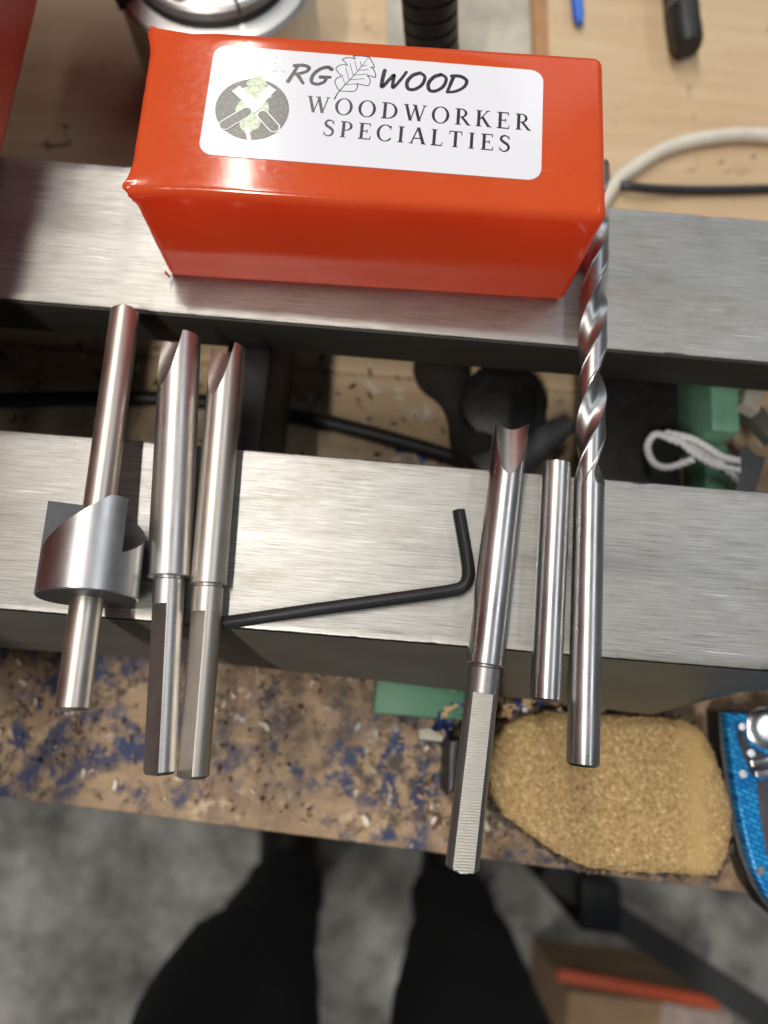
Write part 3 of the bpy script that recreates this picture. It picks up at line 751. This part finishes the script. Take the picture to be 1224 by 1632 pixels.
# ---------------------------------------------------------------- blue folding knife at the right edge
ZK = -.083
kn = thing('folding_knife', 'blue woven-pattern folding knife with black liner, cut off by the right edge', 'knife', (P(1210, 1290, ZK).x+.01, P(1210, 1290, ZK).y, ZB))
def PK(l, z): return [P(u, v, z) for u, v in l]
right_k = [(1330, 1455), (1352, 1380), (1350, 1250), (1330, 1140)]
blue = [(1158, 1136), (1162, 1180), (1170, 1240), (1180, 1300), (1190, 1345), (1203, 1390), (1222, 1430), (1262, 1466)]+right_k
s = NT('blue_woven_fibre')
v = s.co((1, 1, 1), rot=(0, 0, .35))
ck = s.n.new('ShaderNodeTexBrick'); ck.inputs['Scale'].default_value = 1; ck.inputs['Brick Width'].default_value = .0042; ck.inputs['Row Height'].default_value = .0019; ck.inputs['Mortar Size'].default_value = .00028
ck.inputs['Color1'].default_value = (.01, .22, .62, 1); ck.inputs['Color2'].default_value = (.03, .40, .85, 1); ck.inputs['Mortar'].default_value = (.0, .06, .22, 1); ck.inputs['Mortar Smooth'].default_value = .6
s.t.links.new(v, ck.inputs['Vector'])
s.set(Base_Color=ck.outputs['Color'], Roughness=.25, Metallic=.2); s.bump(s.math('SUBTRACT', 1., ck.outputs['Fac']), .9, .0006); BLUEF = s.m
mk('handle_scale', prism(PK(blue, ZK), ZK-.005, ZK, .0010, 3), BLUEF, kn)
liner = [(1144, 1132), (1148, 1190), (1156, 1250), (1166, 1310), (1178, 1360), (1196, 1408), (1222, 1448), (1262, 1482)]+[(1335, 1468)]+right_k[1:]
mk('liner', prism(PK(liner, ZK-.0055), ZB+.0002, ZK-.0052, .0008, 2), BLACKRUB, kn)
SIL = turned('knife_bolster_steel', (.70, .70, .70), .24)
mk('blade', prism(PK([(1175, 1158), (1186, 1162), (1196, 1190), (1224, 1205), (1262, 1215), (1262, 1236), (1200, 1236), (1186, 1206), (1178, 1180)], ZK+.0012), ZK, ZK+.0012, .0003), m_plain('dark_grey_blade', (.05, .05, .06), .3, .6), kn)
mk('bolster', prism(PK([(1196, 1212), (1262, 1198), (1262, 1212), (1200, 1222)], ZK+.0026), ZK+.0012, ZK+.0026, .0005), SIL, kn)
mk('bolster', prism(PK([(1204, 1229), (1262, 1220), (1262, 1238), (1206, 1240)], ZK+.0022), ZK+.0012, ZK+.0022, .0004), SIL, kn)
mk('inlay', prism(PK([(1206, 1245), (1270, 1238), (1270, 1400), (1240, 1398), (1222, 1360), (1212, 1300)], ZK+.0006), ZK, ZK+.0006, .0003), m_plain('purple_grey_inlay', (.05, .045, .06), .4), kn)
def disc(u, v, z, r, h, mat, name, par, hole=True):
    c = P(u, v, z); pr_ = [(r, 0), (r, h*.7), (r*.85, h)]+([(r*.45, h), (r*.4, h*.5)] if hole else [])
    return mk(name, xf(lathe(pr_, 32), Matrix.Translation(c)), mat, par)
disc(1218, 1160, ZK, .0085, .0024, SIL, 'pivot', kn); disc(1183, 1233, ZK, .0018, .0008, SIL, 'screw', kn)
disc(1211, 1387, ZK, .0019, .0008, SIL, 'screw', kn); disc(1181, 1158, ZK+.0012, .0016, .0008, SIL, 'screw', kn)
disc(1195, 1200, ZK+.0012, .0018, .0010, SIL, 'screw', kn)

# ---------------------------------------------------------------- behind the bed
def cable(name, pts, r, mat, label, cat_):
    return tag(mk(name, sweep(spline(pts, 14), circ(r, 14)), mat, sm=60), label, cat_)
zc = ZB+.004
cable('white_cable', [P(905, 420, zc), P(975, 300, zc), P(1010, 268, zc), P(1060, 238, zc), P(1130, 220, zc), P(1224, 217, zc), P(1420, 250, zc)], .0040, CABLEW, 'off-white cable curving over the bench at the right behind the bed', 'cable')
cable('black_cable', [P(905, 250, zc-.001), P(960, 284, zc-.001), P(1010, 298, zc+.002), P(1100, 303, zc-.001), P(1224, 301, zc-.001), P(1420, 292, zc-.001)], .0024, BLACKRUB, 'thin black cable running beside the off-white cable', 'cable')
cable('power_cord', [P(-160, 632, zc), P(0, 637, zc), P(130, 634, zc), P(280, 637, zc), P(430, 655, zc), P(560, 683, zc), P(700, 722, zc), P(840, 770, zc)], .0035, DKRUB, 'thick dark grey power cord seen through the gap between the ways', 'cable')
# chuck
cz = -.028
ch = thing('lathe_chuck', 'round steel lathe chuck standing behind the orange box', 'chuck', (P(333, -85, cz).x, P(333, -85, cz).y, ZB))
cc_ = P(333, -88, cz); Mc = Matrix.Translation((cc_.x, cc_.y, 0))
ro = .0375
mk('chuck_body', xf(lathe([(.040, ZB+.0002), (.0455, ZB+.003), (.0475, ZB+.02), (.0475, cz-.011), (.046, cz-.0095), (.0388, cz-.0080), (.0387, cz-.0082)], 96), Mc), CHROME, ch)
mk('core', xf(lathe([(.0390, cz-.0081), (.0374, cz-.006), (.036, cz-.0055)], 96), Mc), BORE, ch)
for q in range(4):
    bm = bmesh.new(); gap = .022; n = 22
    a0, a1 = q*math.pi/2+R(28)+gap, (q+1)*math.pi/2+R(28)-gap
    prof = [(.024, cz-.0054), (.024, cz-.0012), (.0252, cz), (.0362, cz), (ro, cz-.0012), (ro, cz-.0054)]
    rows = [[bm.verts.new((r*math.cos(a0+(a1-a0)*k/n), r*math.sin(a0+(a1-a0)*k/n), z)) for r, z in prof] for k in range(n+1)]
    for p, q2 in zip(rows, rows[1:]):
        for j in range(6): bm.faces.new((p[j], q2[j], q2[(j+1) % 6], p[(j+1) % 6]))
    bm.faces.new(rows[0]); bm.faces.new(rows[-1][::-1])
    jw = mk('jaw', xf(bm, Mc), CHROME, ch)
    am = (a0+a1)/2
    c = Vector((cc_.x+.0308*math.cos(am), cc_.y+.0308*math.sin(am), cz+.00005))
    mk('jaw_screw', xf(lathe([(.0042, 0), (.0042, .0003), (.0034, .0005), (.0022, .0004), (.0018, -.0002)], 24), Matrix.Translation(c)), BORE, jw)
# wide slots of the body on the left
mk('key_socket', xf(boxbm(-.049, -.036, -.006, .006, cz-.0125, cz-.0072, .0005), Mc @ Matrix.Rotation(R(208), 4, 'Z') @ Matrix.Scale(-1, 4, (1, 0, 0))), BORE, ch)
# ribbed hose
hp = spline([P(700, 190, -.060), P(693, 120, -.040), P(687, 50, -.020), P(684, -30, .0), P(682, -160, .025)], 30)
bm = bmesh.new()
tot = 0
ringc = circ(1, 32)
bm = sweep(hp, [(.0118*a, .0118*b) for a, b in ringc], scale=lambda t: 1)
# ribs: profile modulated along the path
bm.free(); dens = []
for i in range(len(hp)-1):
    for k in range(6): dens.append(hp[i].lerp(hp[i+1], k/6))
acc = [0.]
for i in range(1, len(dens)): acc.append(acc[-1]+(dens[i]-dens[i-1]).length)
bm = sweep(dens, [(.0118*a, .0118*b) for a, b in ringc], scale=lambda t: 1-.10*(abs(math.sin(math.pi*acc[min(len(acc)-1, int(t*(len(dens)-1)+.5))]/.0058))**.5 < .62))
tag(mk('ribbed_hose', bm, BLACKRUB, sm=45), 'black ribbed hose rising behind the orange box', 'hose')
# paper, stick, blue pen and dark handle on the bench beyond
bm = prism([P(u, v, ZB) for u, v in ((612, -80), (850, -60), (846, 60), (838, 140), (620, 130))], ZB+.0003, ZB+.0012)
tag(mk('paper_sheet', bm, PAPER, sm=0), 'off-white sheet lying on the bench behind the ribbed hose', 'paper')
tag(mk('wood_strip', prism([P(u, v, ZB) for u, v in ((838, -90), (866, -90), (872, 130), (850, 130))], ZB+.0014, ZB+.006, .001), BROWN), 'thin brown wooden strip lying along the edge of the paper', 'wood strip')
tag(mk('blue_pen', sweep([P(915, -90, zc), P(917, -20, zc), P(922, 25, zc), P(924, 38, zc)], circ(.0034, 16), lambda t: 1 if t < .9 else .55), BLUEP), 'blue pen end lying on the bench at the top right', 'pen')
dh = thing('tool_handle', 'dark grey cylindrical tool handle pointing into view at the top right', 'handle', P(1085, 0, ZB))
zq = ZB+.012
hpth = [P(1070, -220, zq), P(1080, -60, zq), P(1090, 30, zq), P(1095, 66, zq), P(1097, 76, zq)]
mk('grip', sweep(hpth, circ(.0085, 24), lambda t: 1 if t < .9 else .82), DKRUB, dh)
mk('grip_ring', sweep([P(1087, 10, zq), P(1088, 18, zq)], circ(.0089, 24)), GREY, dh)

# ---------------------------------------------------------------- in the gap between the ways
kb = P(800, 650, ZB+.012)
tag(mk('round_knob', xf(lathe([(.013, 0), (.020, .002), (.0215, .012), (.020, .020), (.013, .023), (.0, .0235)], 48), Matrix.Translation((kb.x, kb.y, ZB))), DKRUB), 'round dark rubber knob on the bench, seen through the gap', 'knob')
tag(mk('dark_rag', (lambda: (lambda bm: bm)(sweep(spline([P(690, 560, ZB+.008), P(715, 620, ZB+.010), P(740, 690, ZB+.008), P(790, 745, ZB+.010)], 10), circ(.012, 14), lambda t: .8+.35*math.sin(t*9))))(), m_plain('dark_brown_cloth', (.014, .010, .009), .95, 0, .4, 60, .8, .003), sm=60), 'crumpled dark brown rag left of the round knob', 'rag')
tag(mk('grey_cone', xf(lathe([(.013, 0), (.0115, .012), (.006, .040), (.0045, .048)], 40), frame(P(770, 765, ZB+.013), P(960, 640, ZB+.022))), GREY), 'dark grey tapered plastic nozzle behind the plain rod', 'nozzle')
def rope(path, r, name, par=None):
    bm = bmesh.new(); path = spline(path, 16)
    for q in range(3):
        pp_ = []
        for i, p in enumerate(path):
            t = (path[min(i+1, len(path)-1)]-path[max(i-1, 0)]).normalized(); xx = Vector((0, 0, 1)).cross(t).normalized(); yy = t.cross(xx); an = i*.45+q*2.094
            pp_.append(p+(xx*math.cos(an)+yy*math.sin(an))*r*.5)
        sweep(pp_, circ(r*.62, 7), bm=bm)
    return mk(name, bm, ROPE, par, 60)
zr_ = -.062
cd = thing('cotton_cord', 'knotted white cotton cord hanging in the gap at the right', 'cord', P(1120, 720, ZB))
rope([P(1180, 790, zr_-.02), P(1165, 755, zr_), P(1120, 722, zr_), P(1075, 702, zr_+.003), P(1045, 692, zr_), P(1032, 712, zr_-.002), P(1042, 738, zr_), P(1065, 745, zr_), P(1105, 732, zr_+.004)], .0015, 'cord_loop', cd)
rope([P(1177, 735, zr_), P(1150, 728, zr_+.003), P(1125, 712, zr_+.004), P(1098, 698, zr_+.004), P(1060, 690, zr_)], .0016, 'cord_strand', cd)
rope([P(1178, 750, zr_+.001), P(1140, 742, zr_+.003), P(1108, 724, zr_+.005), P(1080, 700, zr_+.004)], .0014, 'cord_strand', cd)
tag(mk('grey_tag', prism([P(u, v, -.066) for u, v in ((1180, 716), (1192, 708), (1205, 724), (1222, 728), (1204, 785), (1172, 785))], -.070, -.066, .0008), GREY), 'dark grey plastic tag beside the knotted cord', 'tag')
tag(mk('white_bracket', prism([P(u, v, -.05) for u, v in ((1192, 612), (1224, 614), (1212, 655), (1184, 642))], -.058, -.050, .001), PAPER), 'small white plastic bracket under the far way at the right edge', 'bracket')
tag(mk('metal_bar', sweep([P(1180, 640, -.062), P(1235, 700, -.062)], [(.004, .003), (-.004, .003), (-.004, -.003), (.004, -.003)]), FLANK, sm=0), 'grey metal bar slanting below the white bracket', 'bar')

# ---------------------------------------------------------------- chips, shavings, clippings
def chips(name, n, place, sizes, mat, label=None, kind='stuff', curl=.6):
    bm = bmesh.new()
    for _ in range(n):
        c = place()
        if c is None: continue
        L_ = random.uniform(*sizes); W_ = L_*random.uniform(.25, .6); th = L_*.10; m = 4
        Mx = Matrix.Translation(c) @ Matrix.Rotation(random.uniform(0, 6.28), 4, 'Z') @ Matrix.Rotation(random.uniform(-.5, .5), 4, 'X') @ Matrix.Rotation(random.uniform(-.4, .4), 4, 'Y')
        cu = random.uniform(-curl, curl)/L_*1.2
        lo, up = [], []
        for k in range(m+1):
            x = (k/m-.5)*L_; z = cu*x*x*1.5; wk = W_*(1-.5*abs(k/m-.5)*2*random.random())/2
            lo.append([bm.verts.new(Mx @ Vector((x, -wk, z))), bm.verts.new(Mx @ Vector((x, wk, z)))])
            up.append([bm.verts.new(Mx @ Vector((x, -wk, z+th))), bm.verts.new(Mx @ Vector((x, wk, z+th)))])
        for k in range(m):
            bm.faces.new((up[k][0], up[k+1][0], up[k+1][1], up[k][1])); bm.faces.new((lo[k][1], lo[k+1][1], lo[k+1][0], lo[k][0]))
            bm.faces.new((lo[k][0], lo[k+1][0], up[k+1][0], up[k][0])); bm.faces.new((lo[k+1][1], lo[k][1], up[k][1], up[k+1][1]))
        bm.faces.new((lo[0][0], up[0][0], up[0][1], lo[0][1])); bm.faces.new((lo[m][1], up[m][1], up[m][0], lo[m][0]))
    return tag(mk(name, bm, mat, sm=0), label, None, None, kind)
CH_BLUE = m_plain('blue_paint_flake', (.012, .032, .13), .5, 0, .5, 90); CH_TAN = m_plain('wood_shaving', (.55, .38, .20), .75, 0, .25, 90)
CH_TAN2 = m_plain('dusty_wood_shaving', (.36, .24, .13), .8, 0, .5, 90)
CH_DK = m_plain('dark_bark_shaving', (.075, .042, .024), .8, 0, .5, 90); CH_PALE = m_plain('pale_shaving', (.66, .58, .48), .7, 0, .2, 90)
def front():
    x = random.uniform(-.21, .07); f = random.random()**.8; ye = edgeY(x)
    y = ye+.004+(.005-ye)*f
    if noise.noise(Vector((x*22, y*22, 3))) < random.uniform(-.35, .25): return None
    return Vector((x, y, ZB+.0006+random.random()*.0012))
def gapz():
    x = random.uniform(-.2, .05); return Vector((x, random.uniform(.07, .19), ZB+.001))
chips('blue_flakes', 150, front, (.0006, .0028), CH_BLUE); chips('tan_shavings', 700, front, (.0006, .0030), CH_TAN2)
chips('dark_shavings', 700, front, (.0006, .0026), CH_DK); chips('pale_shavings', 110, front, (.0014, .0048), CH_PALE)
chips('gap_flakes', 90, gapz, (.002, .008), CH_PALE); chips('gap_blue_flakes', 35, gapz, (.001, .005), CH_BLUE); chips('gap_dark_flakes', 120, gapz, (.001, .005), CH_DK)
# heap of shavings behind the foam block and by the green foot
def heap():
    u = random.uniform(800, 1010); v = random.uniform(1098, 1142)
    return P(u, v, random.uniform(-.088, -.074))
def heap2():
    k = random.random(); return P(700+k*34+random.uniform(-8, 8), 1150-k*40+random.uniform(-14, 22), random.uniform(-.084, -.070))
FOIL = m_plain('crinkled_foil', (.6, .6, .62), .3, .9, .3, 200, .5)
chips('heap_tan_shavings', 170, heap, (.002, .006), CH_TAN); chips('heap_blue_flakes', 60, heap, (.002, .006), CH_BLUE)
chips('heap_foil_bits', 90, heap, (.002, .006), FOIL); chips('heap_dark_bits', 160, heap, (.002, .006), CH_DK)
chips('foot_shavings', 80, heap2, (.002, .007), CH_TAN); chips('foot_flakes', 70, heap2, (.002, .007), CH_BLUE); chips('foot_dark_bits', 40, heap2, (.002, .006), CH_DK)
tag(mk('white_scrap', prism([P(u, v, -.068) for u, v in ((668, 1162), (684, 1160), (708, 1174), (704, 1182), (668, 1178))], -.070, -.068, .0004), PAPER), 'small white plastic scrap beside the green foot of the bed', 'scrap')
# black slot left of the third bit's shank
tag(mk('black_clip', prism([P(u, v, -.07) for u, v in ((716, 1180), (734, 1178), (728, 1262), (712, 1270))], -.099, -.070, .002), BLACKRUB), 'small black clip on the bench left of the ribbed-flat shank', 'clip')

# ---------------------------------------------------------------- the person standing at the bench: trousers and shoes
pe = thing('person', 'person in black trousers and dark shoes standing at the bench', 'person', (.0, -.30, ZF))
def skin_mesh(nodes, edges, sub=2):
    me = bpy.data.meshes.new('s'); me.from_pydata([n[0] for n in nodes], edges, [])
    o = bpy.data.objects.new('s', me); sc.collection.objects.link(o)
    md = o.modifiers.new('k', 'SKIN'); md.use_smooth_shade = True
    for i, n in enumerate(nodes):
        r = n[1]; me.skin_vertices[0].data[i].radius = r if isinstance(r, tuple) else (r, r)
    me.skin_vertices[0].data[0].use_root = True
    ss = o.modifiers.new('u', 'SUBSURF'); ss.levels = sub; ss.render_levels = sub
    dg = bpy.context.evaluated_depsgraph_get(); out = bpy.data.meshes.new_from_object(o.evaluated_get(dg)); bpy.data.objects.remove(o); return out
def Q(u, v, z): return tuple(P(u, v, z))
la, ra = P(455, 1415, -.90), P(712, 1440, -.90)
lk, rk = P(392, 1590, -.52), P(745, 1600, -.52)
nodes = [((.005, -.40, .02), (.13, .10)),
         ((-.10, -.40, -.06), (.105, .10)), ((lk.x-.012, lk.y-.02, -.50), .090), ((la.x, la.y, -.78), .060), ((la.x, la.y+.006, -.93), .056),
         ((.12, -.40, -.06), (.105, .10)), ((rk.x, rk.y-.02, -.50), .082), ((ra.x, ra.y, -.78), .062), ((ra.x, ra.y+.006, -.93), .060),
         ((.005, -.41, .12), (.14, .10))]
tm = skin_mesh(nodes, [(0, 1), (1, 2), (2, 3), (3, 4), (0, 5), (5, 6), (6, 7), (7, 8), (0, 9)])
for v in tm.vertices: v.co += Vector((noise.noise(v.co*14), noise.noise(v.co*14+Vector((9, 0, 0))), 0))*.012
link('trousers', tm, TROUSER, pe, 80)
for an, tx in ((la, -.01), (ra, .012)):
    prof = [(-.085, .030, .05), (-.06, .040, .065), (0, .044, .075), (.06, .046, .06), (.12, .050, .045), (.155, .044, .038), (.180, .024, .026)]
    bm = bmesh.new(); rings = []
    for y, hw, hh in prof:
        rings.append([bm.verts.new((an.x+tx*(y+.08)/.26*2+hw*math.cos(2*math.pi*k/20), an.y+y, ZF+.018+max(-.010, hh*math.sin(2*math.pi*k/20)))) for k in range(20)])
    for p, q in zip(rings, rings[1:]):
        for k in range(20): bm.faces.new((p[k], p[(k+1) % 20], q[(k+1) % 20], q[k]))
    bm.faces.new(rings[0][::-1]); bm.faces.new(rings[-1])
    sh = mk('shoe', bm, SHOE, pe, 60)
    mk('sole', boxbm(an.x-.043+tx, an.x+.047+tx, an.y-.08, an.y+.165, ZF+.0005, ZF+.014, .004), TAN, sh)

# ---------------------------------------------------------------- under the bench at the right: black stand, box with orange rim
sd = thing('steel_stand', 'black painted steel stand with a slanting brace under the bench', 'stand', P(1000, 1520, ZF))
b0, b1 = P(868, 1385, -.66), P(1290, 1668, -.60)
mk('brace', sweep([b0, b1], [(.014, .012), (-.014, .012), (-.014, -.012), (.014, -.012)]), STEELBLK, sd, 0)
p0 = P(966, 1462, -.60)
mk('post', boxbm(p0.x-.022, p0.x+.022, p0.y-.020, p0.y+.03, ZF+.0005, -.615, .002), STEELBLK, sd)
zx = -.80
kb_ = thing('cardboard_box', 'cardboard box with an orange-red rim on the floor under the stand', 'box', P(1040, 1600, ZF))
c0_, c1_ = P(905, 1580, zx), P(1150, 1610, zx)
dv = (c1_-c0_).normalized(); nv = Vector((dv.y, -dv.x, 0))
w_ = (c1_-c0_).length
mk('carton', prism([c0_, c1_, c1_+nv*.22, c0_+nv*.22], ZF+.0005, zx, .002), CARD, kb_)
c0_, c1_ = P(890, 1545, zx+.02), P(1150, 1592, zx+.02); dv = (c1_-c0_).normalized(); nv = Vector((dv.y, -dv.x, 0))
mk('rim', prism([c0_, c1_, c1_+nv*.014, c0_+nv*.014], zx+.008, zx+.02, .002), ORANGEP, kb_)
c0_ = P(1055, 1598, zx+.002)
mk('white_label', prism([c0_, c0_+dv*.09, c0_+dv*.09+nv*.09, c0_+nv*.09], zx+.0003, zx+.002), m_plain('pinkish_white_label', (.45, .36, .32), .8), kb_)
